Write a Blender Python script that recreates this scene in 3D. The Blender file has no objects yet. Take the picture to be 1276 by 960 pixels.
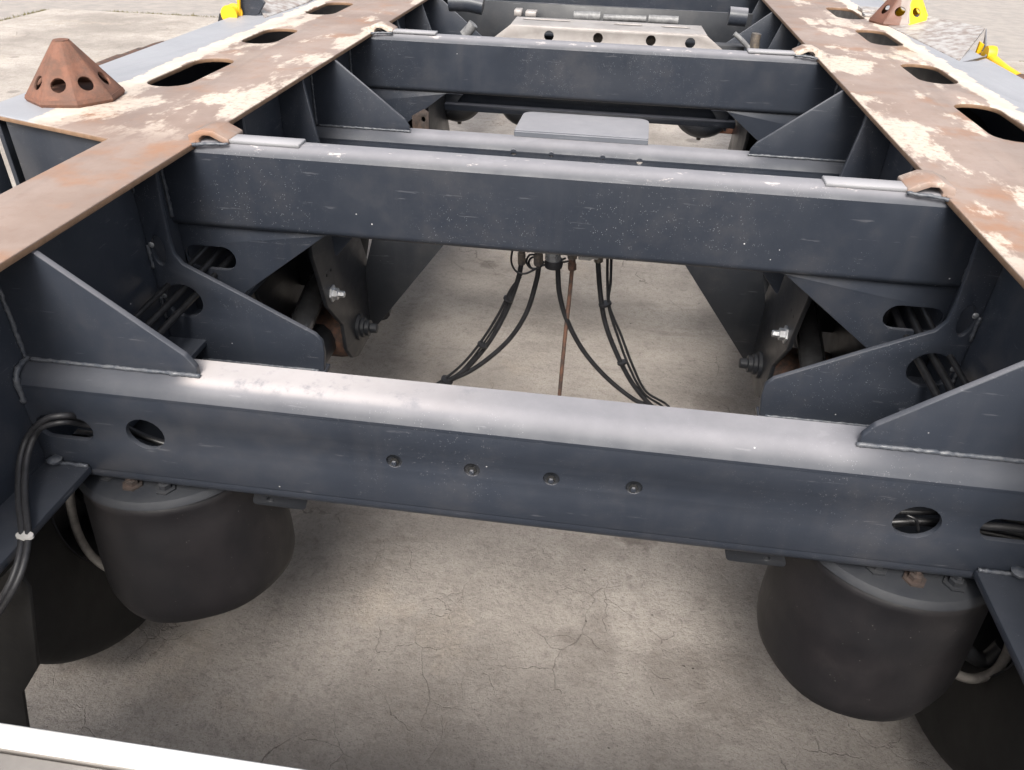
import bpy, bmesh, math, random
from mathutils import Vector, Matrix, noise
random.seed(7)
scn = bpy.context.scene
col = scn.collection
R_ = math.radians

# ---------------------------------------------------------------- camera
ZR = 1.01                 # height of the chassis top above the ground
CH = 0.42                 # camera above the chassis top
F = 958.0; CX, CY = 638.0, 480.0
cam_x = Vector((0.99028907, 0.13625854, 0.02758933))    # image right
cam_d = Vector((0.09931047, -0.55446086, -0.82626302))  # image down
cam_f = Vector((-0.09728819, 0.82097915, -0.56260843))  # view direction
cam = bpy.data.cameras.new("camera")
cam_o = bpy.data.objects.new("camera", cam); col.objects.link(cam_o)
cam.sensor_fit = 'HORIZONTAL'; cam.sensor_width = 36; cam.lens = 36 * F / 1276
cam.clip_start = 0.02; cam.clip_end = 2000
m = Matrix.Identity(4)
for i in range(3):
    m[i][0] = cam_x[i]; m[i][1] = -cam_d[i]; m[i][2] = -cam_f[i]
m.translation = (0, 0, ZR + CH)
cam_o.matrix_world = m
scn.camera = cam_o

# ---------------------------------------------------------------- light
SUN_EL, SUN_AZ = 49, 183       # azimuth measured from +Y towards +X
world = bpy.data.worlds.new("World"); scn.world = world; world.use_nodes = True
wn = world.node_tree; wn.nodes.clear()
sky = wn.nodes.new('ShaderNodeTexSky'); sky.sky_type = 'NISHITA'; sky.sun_disc = False
sky.sun_elevation = R_(SUN_EL); sky.sun_rotation = R_(SUN_AZ)
sky.dust_density = 6; sky.air_density = 1.0; sky.ozone_density = 0.6
hs = wn.nodes.new('ShaderNodeHueSaturation'); hs.inputs['Saturation'].default_value = 0.45
bg = wn.nodes.new('ShaderNodeBackground'); bg.inputs[1].default_value = 0.15
wo = wn.nodes.new('ShaderNodeOutputWorld')
wn.links.new(sky.outputs[0], hs.inputs['Color']); wn.links.new(hs.outputs[0], bg.inputs[0])
wn.links.new(bg.outputs[0], wo.inputs[0])
sd = bpy.data.lights.new("sun", 'SUN'); sd.energy = 2.5; sd.angle = R_(26); sd.color = (1, .96, .9)
so = bpy.data.objects.new("sun", sd); col.objects.link(so)
sv = Vector((math.sin(R_(SUN_AZ)) * math.cos(R_(SUN_EL)), math.cos(R_(SUN_AZ)) * math.cos(R_(SUN_EL)), math.sin(R_(SUN_EL))))
so.rotation_euler = sv.to_track_quat('Z', 'Y').to_euler(); so.location = (0, 0, 6)
scn.view_settings.view_transform = 'Standard'; scn.view_settings.look = 'None'
scn.view_settings.exposure = 0.70; scn.view_settings.gamma = 1

# ---------------------------------------------------------------- measuring helper
def pix(px, py, x=None, y=None, z=None):
    """point of the photograph on a real plane of the chassis (z counted from the chassis top)"""
    d = cam_x * (px - CX) + cam_d * (py - CY) + cam_f * F
    t = x / d.x if x is not None else y / d.y if y is not None else (z - CH) / d.z
    return Vector((d.x * t, d.y * t, d.z * t + CH))
C0 = -0.093                        # centre line of the chassis
def mir(x): return 2 * C0 - x

# ---------------------------------------------------------------- materials
class NT:
    def __init__(s, name):
        s.m = bpy.data.materials.new(name); s.m.use_nodes = True
        s.t = s.m.node_tree; s.b = s.t.nodes['Principled BSDF']
        s.tc = s.t.nodes.new('ShaderNodeTexCoord').outputs['Object']
    def n(s, typ, **kw):
        nd = s.t.nodes.new(typ)
        for k, v in kw.items(): setattr(nd, k, v)
        return nd
    def link(s, a, b): s.t.links.new(a, b)
    def scaled(s, sc):
        mp = s.n('ShaderNodeMapping'); mp.inputs['Scale'].default_value = sc
        s.link(s.tc, mp.inputs[0]); return mp.outputs[0]
    def noise(s, scale, detail=4, rough=.55, vec=None, dist=0, w=0):
        nd = s.n('ShaderNodeTexNoise'); nd.inputs['Scale'].default_value = scale
        nd.inputs['Detail'].default_value = detail; nd.inputs['Roughness'].default_value = rough
        nd.inputs['Distortion'].default_value = dist
        if w:
            ad = s.n('ShaderNodeVectorMath', operation='ADD'); ad.inputs[1].default_value = (w, w * 1.7, w * .6)
            s.link(vec or s.tc, ad.inputs[0]); vec = ad.outputs[0]
        s.link(vec or s.tc, nd.inputs['Vector']); return nd.outputs['Fac']
    def vor(s, scale, feature='F1', vec=None, rnd=1):
        nd = s.n('ShaderNodeTexVoronoi', feature=feature); nd.inputs['Scale'].default_value = scale
        nd.inputs['Randomness'].default_value = rnd
        s.link(vec or s.tc, nd.inputs['Vector']); return nd.outputs['Distance']
    def ramp(s, fac, a, b, va=0, vb=1):
        nd = s.n('ShaderNodeMapRange', interpolation_type='SMOOTHSTEP'); nd.clamp = True
        for i, v in zip((1, 2, 3, 4), (a, b, va, vb)): nd.inputs[i].default_value = v
        s.link(fac, nd.inputs[0]); return nd.outputs[0]
    def lin(s, fac, a, b, va=0, vb=1):
        nd = s.n('ShaderNodeMapRange')
        for i, v in zip((1, 2, 3, 4), (a, b, va, vb)): nd.inputs[i].default_value = v
        s.link(fac, nd.inputs[0]); return nd.outputs[0]
    def math(s, op, a, b=None):
        nd = s.n('ShaderNodeMath', operation=op)
        for i, v in enumerate((a, b)):
            if v is None: continue
            if isinstance(v, (int, float)): nd.inputs[i].default_value = v
            else: s.link(v, nd.inputs[i])
        return nd.outputs[0]
    def mix(s, fac, a, b):
        nd = s.n('ShaderNodeMix', data_type='RGBA')
        if isinstance(fac, (int, float)): nd.inputs[0].default_value = fac
        else: s.link(fac, nd.inputs[0])
        for i, v in ((6, a), (7, b)):
            if isinstance(v, tuple): nd.inputs[i].default_value = (*v, 1)
            else: s.link(v, nd.inputs[i])
        return nd.outputs[2]
    def bump(s, h, strength=.3, dist=.001, prev=None):
        nd = s.n('ShaderNodeBump'); nd.inputs['Strength'].default_value = strength
        nd.inputs['Distance'].default_value = dist; s.link(h, nd.inputs['Height'])
        if prev is not None: s.link(prev, nd.inputs['Normal'])
        return nd.outputs[0]
    def sep(s):
        nd = s.n('ShaderNodeSeparateXYZ'); s.link(s.tc, nd.inputs[0]); return nd.outputs
    def out(s, color=None, rough=None, normal=None, metal=None, spec=None):
        for k, v in (('Base Color', color), ('Roughness', rough), ('Metallic', metal), ('Specular IOR Level', spec)):
            if v is None: continue
            if isinstance(v, tuple): s.b.inputs[k].default_value = (*v, 1)
            elif isinstance(v, (int, float)): s.b.inputs[k].default_value = v
            else: s.link(v, s.b.inputs[k])
        if normal is not None: s.link(normal, s.b.inputs['Normal'])
        return s.m

def mat_paint(name, base=(.025, .030, .041), wear_glare=None, specks=1.0, r0=.33, dust_sheen=.54):
    s = NT(name)
    c = s.mix(s.ramp(s.noise(3.5, 7, .65), .3, .7), tuple(v * .88 for v in base), tuple(v * 1.12 for v in base))
    run = s.ramp(s.noise(22, 5, .6, vec=s.scaled((1, 1, .12)), w=15), .55, .72)
    c = s.mix(s.math('MULTIPLY', run, .05), c, (.14, .13, .125))
    dirt = s.ramp(s.noise(7, 8, .72), .46, .72)
    c = s.mix(s.math('MULTIPLY', dirt, .13), c, (.12, .105, .09))
    patch = s.ramp(s.noise(5, 3, w=3), .42, .68)                       # where the dust specks gather
    v = s.vor(330); sp = s.ramp(v, .12, .24, 1, 0)
    keep = s.ramp(s.noise(90, 1, w=9), .52, .58)
    sp = s.math('MULTIPLY', s.math('MULTIPLY', sp, keep), s.math('MULTIPLY', patch, .40 * specks))
    c = s.mix(sp, c, (.42, .43, .45))
    v2 = s.vor(38); ch = s.ramp(v2, .03, .06, 1, 0)                    # larger chips, rare
    ch = s.math('MULTIPLY', ch, s.ramp(s.noise(11, 1, w=5), .60, .64))
    c = s.mix(s.math('MULTIPLY', ch, .8 * specks), c, (.6, .6, .6))
    scr = s.ramp(s.noise(9, 4, .6, vec=s.scaled((1.2, 1.2, 14)), w=2), .66, .70)
    c = s.mix(s.math('MULTIPLY', scr, .14), c, (.3, .3, .32))
    rough = s.lin(s.noise(14, 5, .6, w=1), .3, .7, r0 - .05, r0 + .13)
    if wear_glare:
        mask = wear_glare(s)
        c = s.mix(mask, c, s.mix(s.noise(90, 4), (.42, .37, .34), (.52, .47, .44)))
    if dust_sheen:  # upward faces painted pale: dust plus sky reflection put into the colour
        gn = s.n('ShaderNodeNewGeometry'); sp_ = s.n('ShaderNodeSeparateXYZ'); s.link(gn.outputs['Normal'], sp_.inputs[0])
        up = s.ramp(sp_.outputs[2], .30, 1.0)
        X, Y, Z = s.sep()
        up = s.math('POWER', up, 2.4)
        low = s.ramp(Z, -.15, -.05, 1, 0)                              # low beam ends painted darker, as if reflecting the gussets
        off = s.math('ABSOLUTE', s.math('SUBTRACT', X, C0)); cor = s.math('MULTIPLY', low, s.ramp(off, .40, .50, 0, .85))
        up = s.math('MULTIPLY', up, s.math('SUBTRACT', 1.0, cor))
        up = s.math('MULTIPLY', up, s.ramp(Z, -.33, -.19, .25, 1))  # paleness also cut low down, imitating shade under the flanges
        up = s.math('MULTIPLY', up, s.lin(s.noise(18, 6, .65, w=12), .25, .75, dust_sheen * .75, dust_sheen))
        c = s.mix(up, c, s.mix(s.noise(6, 4, w=2), (.36, .35, .37), (.43, .42, .44)))
        rough = s.math('ADD', rough, s.math('MULTIPLY', s.ramp(sp_.outputs[2], .3, .7), .25))
    nb = s.bump(s.noise(420, 2), .12, .0006)
    nb = s.bump(s.noise(38, 3, w=4), .10, .0016, nb)
    return s.out(c, rough, nb, spec=.5)

paint = mat_paint("grey_chassis_paint")
def top_glare(s):  # bright cloud reflection painted as cream on the beam's left top
    X, Y, Z = s.sep()
    top = s.ramp(Z, -.190, -.1835)
    along = s.math('MULTIPLY', s.ramp(X, -.42, -.02, 1, 0), s.ramp(X, -.57, -.53))
    n = s.ramp(s.noise(30, 7, .7), .25, .5)
    return s.math('MULTIPLY', s.math('MULTIPLY', top, along), s.math('MULTIPLY', n, .75))
paint_b1 = mat_paint("grey_paint_glare_top", wear_glare=top_glare, specks=.8)
def wear2(s):
    X, Y, Z = s.sep()
    top = s.ramp(Z, -.012, -.004)
    n = s.ramp(s.noise(20, 6, .7, vec=s.scaled((1, 2.5, 1)), w=6), .60, .66)
    return s.math('MULTIPLY', s.math('MULTIPLY', top, n), .85)
paint_b2 = mat_paint("grey_paint_scuffed_top", wear_glare=wear2, specks=1.4)
paint_dark = mat_paint("black_suspension_paint", base=(.016, .018, .022), specks=.35, r0=.38, dust_sheen=.12)
paint_edge = mat_paint("grey_paint_on_cut_edge", base=(.22, .22, .23), specks=.3, r0=.42)

def mat_rail():
    s = NT("mill_scale_rust_and_bare_steel")
    X, Y, Z = s.sep()
    off = s.math('ABSOLUTE', s.math('SUBTRACT', X, C0))                # distance from the centre line
    rust = s.mix(s.ramp(s.noise(3.2, 6, .6), .35, .65), (.215, .158, .13), (.285, .222, .19))
    rust = s.mix(s.ramp(s.noise(9, 5, .6, w=4), .5, .72), rust, (.27, .155, .10))
    rust = s.mix(s.math('MULTIPLY', s.ramp(s.noise(60, 3, w=8), .5, .7), .25), rust, (.2, .13, .1))
    nb_ = s.noise(3.4, 9, .66, vec=s.scaled((1.9, .8, 1)), w=11)
    bare = s.ramp(nb_, .500, .55)
    bare = s.math('MULTIPLY', bare, s.ramp(s.math('ADD', Y, s.ramp(X, 0, .1, 0, .32)), 1.2, 1.42))
    bare = s.math('MULTIPLY', bare, s.ramp(s.noise(70, 6, .75, w=19), .30, .52))
    cream = s.mix(s.noise(40, 4), (.46, .38, .31), (.66, .58, .50))
    c = s.mix(s.math('MULTIPLY', bare, .82), rust, cream)
    # outer paint with a ragged burnt margin
    w = s.math('ADD', off, s.math('MULTIPLY', s.math('SUBTRACT', s.noise(11, 7, .7), .5), .09))
    outer = s.ramp(w, .958, .962); band = s.math('MULTIPLY', s.ramp(w, .925, .93), s.ramp(w, .972, .978, 1, 0))
    grey = s.mix(s.noise(5, 5), (.23, .235, .255), (.31, .315, .335))
    c = s.mix(s.math('MULTIPLY', outer, s.ramp(Y, 1.2, 1.3)), c, grey)
    c = s.mix(s.math('MULTIPLY', band, s.ramp(Y, 1.28, 1.36)), c, cream)
    side = s.ramp(Z, -.0035, -.0015, 1, 0)                             # cut edge: darker rust
    c = s.mix(side, c, s.mix(s.noise(55, 5, .7), (.10, .06, .035), (.34, .21, .13)))
    rough = s.lin(s.noise(8, 5), .3, .7, .40, .62)
    nb = s.bump(s.noise(140, 5, .7), .25, .001); nb = s.bump(bare, .2, .0006, nb)
    return s.out(c, rough, nb)
rail_mat = mat_rail()

def mat_concrete():
    s = NT("weathered_concrete")
    c = s.mix(s.ramp(s.noise(1.1, 7, .62), .32, .68), (.290, .260, .233), (.49, .445, .402))
    c = s.mix(s.math('MULTIPLY', s.ramp(s.noise(4.5, 7, .68, w=3), .52, .72), .45), c, (.235, .205, .18))
    c = s.mix(s.math('MULTIPLY', s.ramp(s.noise(2.6, 6, .66, w=8), .55, .7), .5), c, (.44, .375, .31))
    # drag marks
    dm = s.ramp(s.noise(5, 6, .6, vec=s.scaled((.45, 2.2, 1)), w=5, dist=.6), .57, .68)
    c = s.mix(s.math('MULTIPLY', dm, .35), c, (.22, .195, .175))
    # oil spots
    sp = s.math('MULTIPLY', s.ramp(s.vor(2.2), .07, .12, 1, 0), s.ramp(s.noise(1.3, 1, w=1), .45, .5))
    c = s.mix(s.math('MULTIPLY', sp, .45), c, (.10, .085, .075))
    gr = s.noise(150, 6, .75); c = s.mix(s.math('MULTIPLY', s.ramp(gr, .48, .7), .6), c, (.16, .14, .125))
    g2 = s.noise(48, 9, .72, w=21, dist=.3); c = s.mix(s.math('MULTIPLY', s.ramp(g2, .47, .70), .42), c, (.15, .13, .115))
    c = s.mix(s.math('MULTIPLY', s.ramp(s.noise(3.3, 10, .72, w=31), .47, .66), .34), c, (.2, .175, .155))
    gl = s.noise(95, 5, .7, w=7); c = s.mix(s.math('MULTIPLY', s.ramp(gl, .58, .75), .5), c, (.55, .49, .43))
    # wet and oily stains where the photograph has them
    for px_, py_, rad in ((893, 507, .10), (795, 667, .055), (840, 830, .09), (735, 800, .10), (905, 850, .12), (610, 330, .05)):
        q = pix(px_, py_, z=-ZR)
        dv = s.n('ShaderNodeVectorMath', operation='DISTANCE'); dv.inputs[1].default_value = (q.x, q.y, 0)
        s.link(s.tc, dv.inputs[0])
        dd = s.math('ADD', dv.outputs['Value'], s.math('MULTIPLY', s.math('SUBTRACT', s.noise(1.1 / rad, 8, .7, w=px_ * .01), .5), rad * 2.6))
        c = s.mix(s.ramp(dd, rad * .55, rad, .28 if rad > .08 else .5, 0), c, (.13, .11, .098))
    # cracks
    wob = s.n('ShaderNodeTexNoise'); wob.inputs['Scale'].default_value = 5; wob.inputs['Detail'].default_value = 6
    s.link(s.tc, wob.inputs['Vector'])
    mx = s.n('ShaderNodeMix', data_type='VECTOR'); mx.inputs[0].default_value = .16
    s.link(s.tc, mx.inputs[4]); s.link(wob.outputs['Color'], mx.inputs[5])
    cr = s.vor(1.9, 'DISTANCE_TO_EDGE', vec=mx.outputs[1])
    gate = s.ramp(s.noise(2.6, 4, w=13), .50, .58)
    crack = s.math('MULTIPLY', s.ramp(cr, .0003, .0028, 1, 0), gate)
    cr2 = s.vor(9, 'DISTANCE_TO_EDGE', vec=mx.outputs[1])
    crack2 = s.math('MULTIPLY', s.ramp(cr2, .002, .010, 1, 0), s.ramp(s.noise(3.1, 4, w=17), .54, .62))
    ck = s.math('MAXIMUM', crack, s.math('MULTIPLY', crack2, .6))
    c = s.mix(s.math('MULTIPLY', ck, .5), c, (.09, .075, .065))
    pit = s.ramp(s.vor(26, vec=mx.outputs[1]), .03, .10, 1, 0)
    pit = s.math('MULTIPLY', pit, s.ramp(s.noise(14, 2, w=3), .58, .62))
    c = s.mix(s.math('MULTIPLY', pit, .8), c, (.07, .06, .05))
    h = s.math('ADD', s.math('MULTIPLY', s.noise(60, 9, .78), 1.3), s.math('MULTIPLY', s.noise(14, 6, .6, w=2), .9))
    h = s.math('SUBTRACT', h, s.math('MULTIPLY', ck, .7)); h = s.math('SUBTRACT', h, s.math('MULTIPLY', pit, .8))
    return s.out(c, .88, s.bump(h, .8, .008), spec=.25)
concrete = mat_concrete()

def simple(name, c1, c2=None, rough=.6, scale=30, bump=.2, metal=0, bscale=120, spec=.5, bdist=.001):
    s = NT(name); c2 = c2 or tuple(v * .75 for v in c1)
    c = s.mix(s.ramp(s.noise(scale, 6, .65), .35, .65), c1, c2)
    rr = s.lin(s.noise(scale * .6, 4, w=3), .3, .7, max(.05, rough - .08), min(1, rough + .08))
    return s.out(c, rr, s.bump(s.noise(bscale, 5, .7), bump, bdist), metal, spec)
asphalt = simple("old_grey_asphalt", (.33, .30, .275), (.27, .25, .235), .9, 6, .6, bscale=60, bdist=.008, spec=.2)
gravelly = simple("dry_dirt", (.30, .25, .2), (.22, .19, .14), .95, 9, .7, bscale=40, bdist=.01, spec=.2)
plate_m = simple("matt_black_bead_plate", (.011, .013, .018), (.018, .020, .024), .70, 20, .3)
rust = simple("brown_rust", (.185, .082, .052), (.115, .06, .042), .78, 34, .6, bscale=160, bdist=.002)
rust_dark2 = simple("dark_brown_steel", (.05, .034, .028), (.025, .02, .018), .75, 60, .5)
rust_dark = simple("dark_rust", (.12, .06, .038), (.05, .035, .03), .8, 60, .5)
yellow = simple("yellow_paint", (.80, .47, .015), (.70, .38, .012), .42, 18, .15)
white = simple("white_paint", (.80, .80, .78), (.70, .69, .67), .45, 8, .1)
greyface = simple("weathered_grey_face", (.33, .31, .29), (.27, .25, .235), .7, 10, .2)
zinc = simple("zinc_plated_steel", (.62, .63, .64), (.45, .46, .47), .34, 90, .15, metal=.75)
galv = simple("dull_galvanised_sheet", (.37, .345, .33), (.30, .275, .26), .5, 12, .2, metal=.25)
zinc_dull = simple("dull_grey_pipe", (.20, .20, .20), (.12, .12, .125), .5, 60, .2)
brass = simple("dirty_brass_fitting", (.20, .165, .13), (.10, .09, .085), .5, 70, .2, metal=.4)
hose = simple("black_rubber_hose", (.009, .009, .010), (.016, .016, .018), .42, 60, .15)
hose_dull = simple("dusty_grey_hose", (.028, .028, .031), (.018, .018, .02), .5, 60, .15)
palehose = simple("pale_grey_hose", (.22, .205, .19), (.15, .14, .13), .6, 60, .2)
def mat_rubber():
    s = NT("airbag_rubber")
    c = s.mix(s.ramp(s.noise(8, 7, .7), .35, .68), (.005, .0048, .0065), (.0105, .009, .0105))
    c = s.mix(s.math('MULTIPLY', s.ramp(s.noise(5, 6, .7, w=4), .55, .75), .45), c, (.03, .026, .027))
    v = s.vor(150); sp = s.math('MULTIPLY', s.ramp(v, .08, .16, 1, 0), s.ramp(s.noise(40, 1, w=9), .6, .66))
    c = s.mix(s.math('MULTIPLY', sp, .5), c, (.2, .19, .18))
    nb = s.bump(s.noise(300, 3, .6), .35, .0006)
    nb = s.bump(s.noise(7, 4, .6, vec=s.scaled((1, 1, .4)), w=2), .5, .006, nb)
    return s.out(c, s.lin(s.noise(10, 5), .3, .7, .48, .66), nb)
rubber = mat_rubber()
tyre_m = simple("tyre_rubber", (.009, .009, .009), (.013, .013, .013), .7, 14, .3)
tie_w = simple("pale_plastic_tie", (.50, .49, .47), (.4, .39, .37), .5)
weld_m = simple("painted_weld_bead", (.045, .052, .066), (.10, .105, .115), .35, 110, .5, bscale=200)
scuff = simple("scuffed_grey_and_rust_plate", (.40, .39, .38), (.22, .18, .16), .5, 34, .4)
moss = simple("dry_moss", (.12, .115, .05), (.2, .17, .09), .95, 30, .5)

def mat_cone2():
    s = NT("half_yellow_half_rust")
    X, Y, Z = s.sep()
    n = s.math('ADD', X, s.math('MULTIPLY', s.math('SUBTRACT', s.noise(30, 5), .5), .03))
    c = s.mix(s.noise(40, 5), (.17, .07, .045), (.10, .055, .04))
    c = s.mix(s.ramp(n, -.028, -.022), c, (.24, .20, .18))
    c = s.mix(s.ramp(n, .002, .006), c, (.80, .52, .015))
    return s.out(c, .55, s.bump(s.noise(120, 5), .4, .001))
cone2_m = mat_cone2()

# ---------------------------------------------------------------- object helpers
def fin(o, parent=None, kind=None, label=None):
    if parent is not None: o.parent = parent
    if kind: o['kind'] = kind
    if label: o['label'] = label
    return o
def origin_of(parent):
    """offset so that baked chassis coordinates land at chassis height under any parent"""
    off = Vector((0, 0, ZR)); p = parent
    while p is not None: off -= p.location; p = p.parent
    return off
def mk(name, bm, mat, parent=None, loc=None, smooth=False, angle=None):
    me = bpy.data.meshes.new(name)
    bmesh.ops.recalc_face_normals(bm, faces=bm.faces[:])
    if smooth or angle:
        for f in bm.faces: f.smooth = True
    if angle:
        for e in bm.edges:
            if len(e.link_faces) == 2 and e.calc_face_angle(0) > R_(angle): e.smooth = False
    bm.to_mesh(me); bm.free()
    for mm in (mat if isinstance(mat, (list, tuple)) else [mat]): me.materials.append(mm)
    o = bpy.data.objects.new(name, me); col.objects.link(o)
    o.location = origin_of(parent) if loc is None else loc
    return fin(o, parent)
def thing(name, label, cat, loc, group=None):
    o = bpy.data.objects.new(name, None); col.objects.link(o)
    o.empty_display_size = .05
    o.location = loc; o['label'] = label; o['category'] = cat
    if group: o['group'] = group
    return o

def fillet(pts, r, seg=5):
    """round the corners of a 2-D outline; r may be a number or a list"""
    out = []; n = len(pts)
    for i in range(n):
        rr = r[i] if isinstance(r, (list, tuple)) else r
        p = Vector(pts[i]); a = Vector(pts[i - 1]) - p; b = Vector(pts[(i + 1) % n]) - p
        if rr <= 0 or a.length < 1e-6 or b.length < 1e-6: out.append(tuple(p)); continue
        ang = a.angle(b); d = min(rr / math.tan(ang / 2), a.length * .45, b.length * .45)
        p0 = p + a.normalized() * d; p1 = p + b.normalized() * d
        for k in range(seg + 1):
            t = k / seg
            out.append(tuple(p0 * (1 - t) ** 2 + p * 2 * t * (1 - t) + p1 * t * t))
    return out
def ell(cx, cy, rx, ry, n=20, rot=0):
    c, s_ = math.cos(rot), math.sin(rot)
    return [(cx + rx * math.cos(a) * c - ry * math.sin(a) * s_, cy + rx * math.cos(a) * s_ + ry * math.sin(a) * c)
            for a in (2 * math.pi * k / n for k in range(n))]
def obround(cx, cy, w, h, n=8):
    """rounded slot w wide, h long"""
    r = min(w, h) / 2; out = []
    for k in range(n + 1):
        a = math.pi * k / n
        out.append((cx + r * math.cos(a), cy + (h / 2 - r) + r * math.sin(a)) if h > w else (cx - (w / 2 - r) - r * math.sin(a), cy + r * math.cos(a)))
    for k in range(n + 1):
        a = math.pi * k / n
        out.append((cx - r * math.cos(a), cy - (h / 2 - r) - r * math.sin(a)) if h > w else (cx + (w / 2 - r) + r * math.sin(a), cy - r * math.cos(a)))
    return out
def plate_bm(outline, holes=(), th=.01, bevel=.0012, frame=None):
    """flat plate with holes, edges eased; frame maps (u, v, w) to space, w from 0 to th"""
    cu = bpy.data.curves.new("tmp", 'CURVE'); cu.dimensions = '2D'; cu.fill_mode = 'BOTH'
    cu.extrude = max(th / 2 - bevel, 1e-4); cu.bevel_depth = bevel; cu.bevel_resolution = 1; cu.offset = -bevel
    for ring in [outline, *holes]:
        sp = cu.splines.new('POLY'); sp.points.add(len(ring) - 1); sp.use_cyclic_u = True
        for p, q in zip(sp.points, ring): p.co = (q[0], q[1], 0, 1)
    ob = bpy.data.objects.new("tmp", cu); col.objects.link(ob)
    dg = bpy.context.evaluated_depsgraph_get()
    me = bpy.data.meshes.new_from_object(ob.evaluated_get(dg))
    bm = bmesh.new(); bm.from_mesh(me)
    bpy.data.objects.remove(ob); bpy.data.curves.remove(cu); bpy.data.meshes.remove(me)
    bmesh.ops.remove_doubles(bm, verts=bm.verts[:], dist=1e-5)
    for v in bm.verts:
        u, w_, z = v.co.x, v.co.y, v.co.z + th / 2
        v.co = frame(u, w_, z)
    return bm
def fy(c, mirror=False):   # plate facing the camera: u = x, v = z, thickness along +y
    return lambda u, v, w: Vector((mir(u) if mirror else u, c + w, v))
def fx(c, mirror=False):   # u = y, v = z, thickness along +x
    return lambda u, v, w: Vector((mir(c + w) if mirror else c + w, u, v))
def fz(c, mirror=False):   # u = x, v = y, thickness downward
    return lambda u, v, w: Vector((mir(u) if mirror else u, v, c - w))
def plate(name, outline, frame, mat, parent, holes=(), th=.01, bevel=.0012, label=None):
    o = mk(name, plate_bm(outline, holes, th, bevel, frame), mat, parent, angle=50)
    if label: o['label'] = label
    return o

def catmull(pts, n=8):
    P = [Vector(p) for p in pts]; P = [2 * P[0] - P[1]] + P + [2 * P[-1] - P[-2]]; out = []
    for i in range(1, len(P) - 2):
        for k in range(n):
            t = k / n; a, b, c, d = P[i - 1:i + 3]
            out.append(.5 * ((2 * b) + (c - a) * t + (2 * a - 5 * b + 4 * c - d) * t * t + (3 * b - a - 3 * c + d) * t ** 3))
    out.append(P[-2]); return out
def tube_into(bm, pts, r, seg=10, jitter=0, cap=True):
    pts = [Vector(p) for p in pts]; rings = []; up = None
    for i, p in enumerate(pts):
        d = (pts[min(i + 1, len(pts) - 1)] - pts[max(i - 1, 0)]).normalized()
        if up is None: up = d.orthogonal().normalized()
        up = (up - d * up.dot(d)).normalized(); sd_ = d.cross(up)
        rr = (r[i] if isinstance(r, (list, tuple)) else r) * (1 + (random.uniform(-jitter, jitter) if jitter else 0))
        rings.append([bm.verts.new(p + (up * math.cos(a) + sd_ * math.sin(a)) * rr) for a in (2 * math.pi * k / seg for k in range(seg))])
    for a, b in zip(rings, rings[1:]):
        for k in range(seg): bm.faces.new((a[k], a[(k + 1) % seg], b[(k + 1) % seg], b[k]))
    if cap: bm.faces.new(rings[0]); bm.faces.new(rings[-1])
    return bm
def tube(name, pts, r, mat, parent, n=8, seg=10, jitter=0):
    bm = tube_into(bmesh.new(), catmull(pts, n), r, seg, jitter)
    return mk(name, bm, mat, parent, angle=60)
def lathe_into(bm, prof, center, axis='z', seg=32, close=True):
    """prof: (radius, along) pairs"""
    rings = []; c = Vector(center)
    for r, h in prof:
        ring = []
        for k in range(seg):
            a = 2 * math.pi * k / seg; u, v = r * math.cos(a), r * math.sin(a)
            ring.append(bm.verts.new(c + Vector({'z': (u, v, h), 'x': (h, u, v), 'y': (u, h, v)}[axis])))
        rings.append(ring)
    for a, b in zip(rings, rings[1:]):
        for k in range(seg): bm.faces.new((a[k], a[(k + 1) % seg], b[(k + 1) % seg], b[k]))
    if close: bm.faces.new(rings[0]); bm.faces.new(rings[-1])
    return bm
def lathe(name, prof, center, mat, parent, axis='z', seg=32, angle=40):
    return mk(name, lathe_into(bmesh.new(), prof, center, axis, seg), mat, parent, angle=angle)
def box_bm(x0, x1, y0, y1, z0, z1, bev=.0015, bm=None):
    bm2 = bmesh.new(); bmesh.ops.create_cube(bm2, size=1)
    for v in bm2.verts: v.co = Vector(((x0 + x1) / 2 + v.co.x * (x1 - x0), (y0 + y1) / 2 + v.co.y * (y1 - y0), (z0 + z1) / 2 + v.co.z * (z1 - z0)))
    if bev: bmesh.ops.bevel(bm2, geom=bm2.edges[:], offset=bev, segments=1, affect='EDGES')
    if bm is None: return bm2
    join(bm, bm2); return bm
def join(bm, other):
    me = bpy.data.meshes.new("j"); other.to_mesh(me); other.free(); bm.from_mesh(me); bpy.data.meshes.remove(me); return bm
def box(name, x0, x1, y0, y1, z0, z1, mat, parent, bev=.0015):
    if x0 > x1: x0, x1 = x1, x0
    return mk(name, box_bm(x0, x1, y0, y1, z0, z1, bev), mat, parent, angle=60)
def extrude_profile(bm, prof, x0, x1, closed=False):
    """prof: (y, z) points swept along x"""
    A = [bm.verts.new((x0, y, z)) for y, z in prof]; B = [bm.verts.new((x1, y, z)) for y, z in prof]
    n = len(prof)
    for i in range(n if closed else n - 1):
        j = (i + 1) % n; bm.faces.new((A[i], A[j], B[j], B[i]))
    if closed: bm.faces.new(A); bm.faces.new(B)
    return bm
def arc(cy, cz, r, a0, a1, n=7):
    return [(cy + r * math.cos(R_(a0 + (a1 - a0) * k / n)), cz + r * math.sin(R_(a0 + (a1 - a0) * k / n))) for k in range(n + 1)]
def weld(pts, parent, r=.0035, mat=None, name='weld_bead'):
    P = [Vector(p) for p in pts]; out = []
    for a, b in zip(P, P[1:]):
        n = max(2, int((b - a).length / .005))
        out += [a.lerp(b, k / n) + Vector([random.uniform(-.0005, .0005) for _ in range(3)]) for k in range(n)]
    out.append(P[-1])
    return mk(name, tube_into(bmesh.new(), out, r * .8, 6, .25), mat or weld_m, parent, smooth=True)

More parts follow.
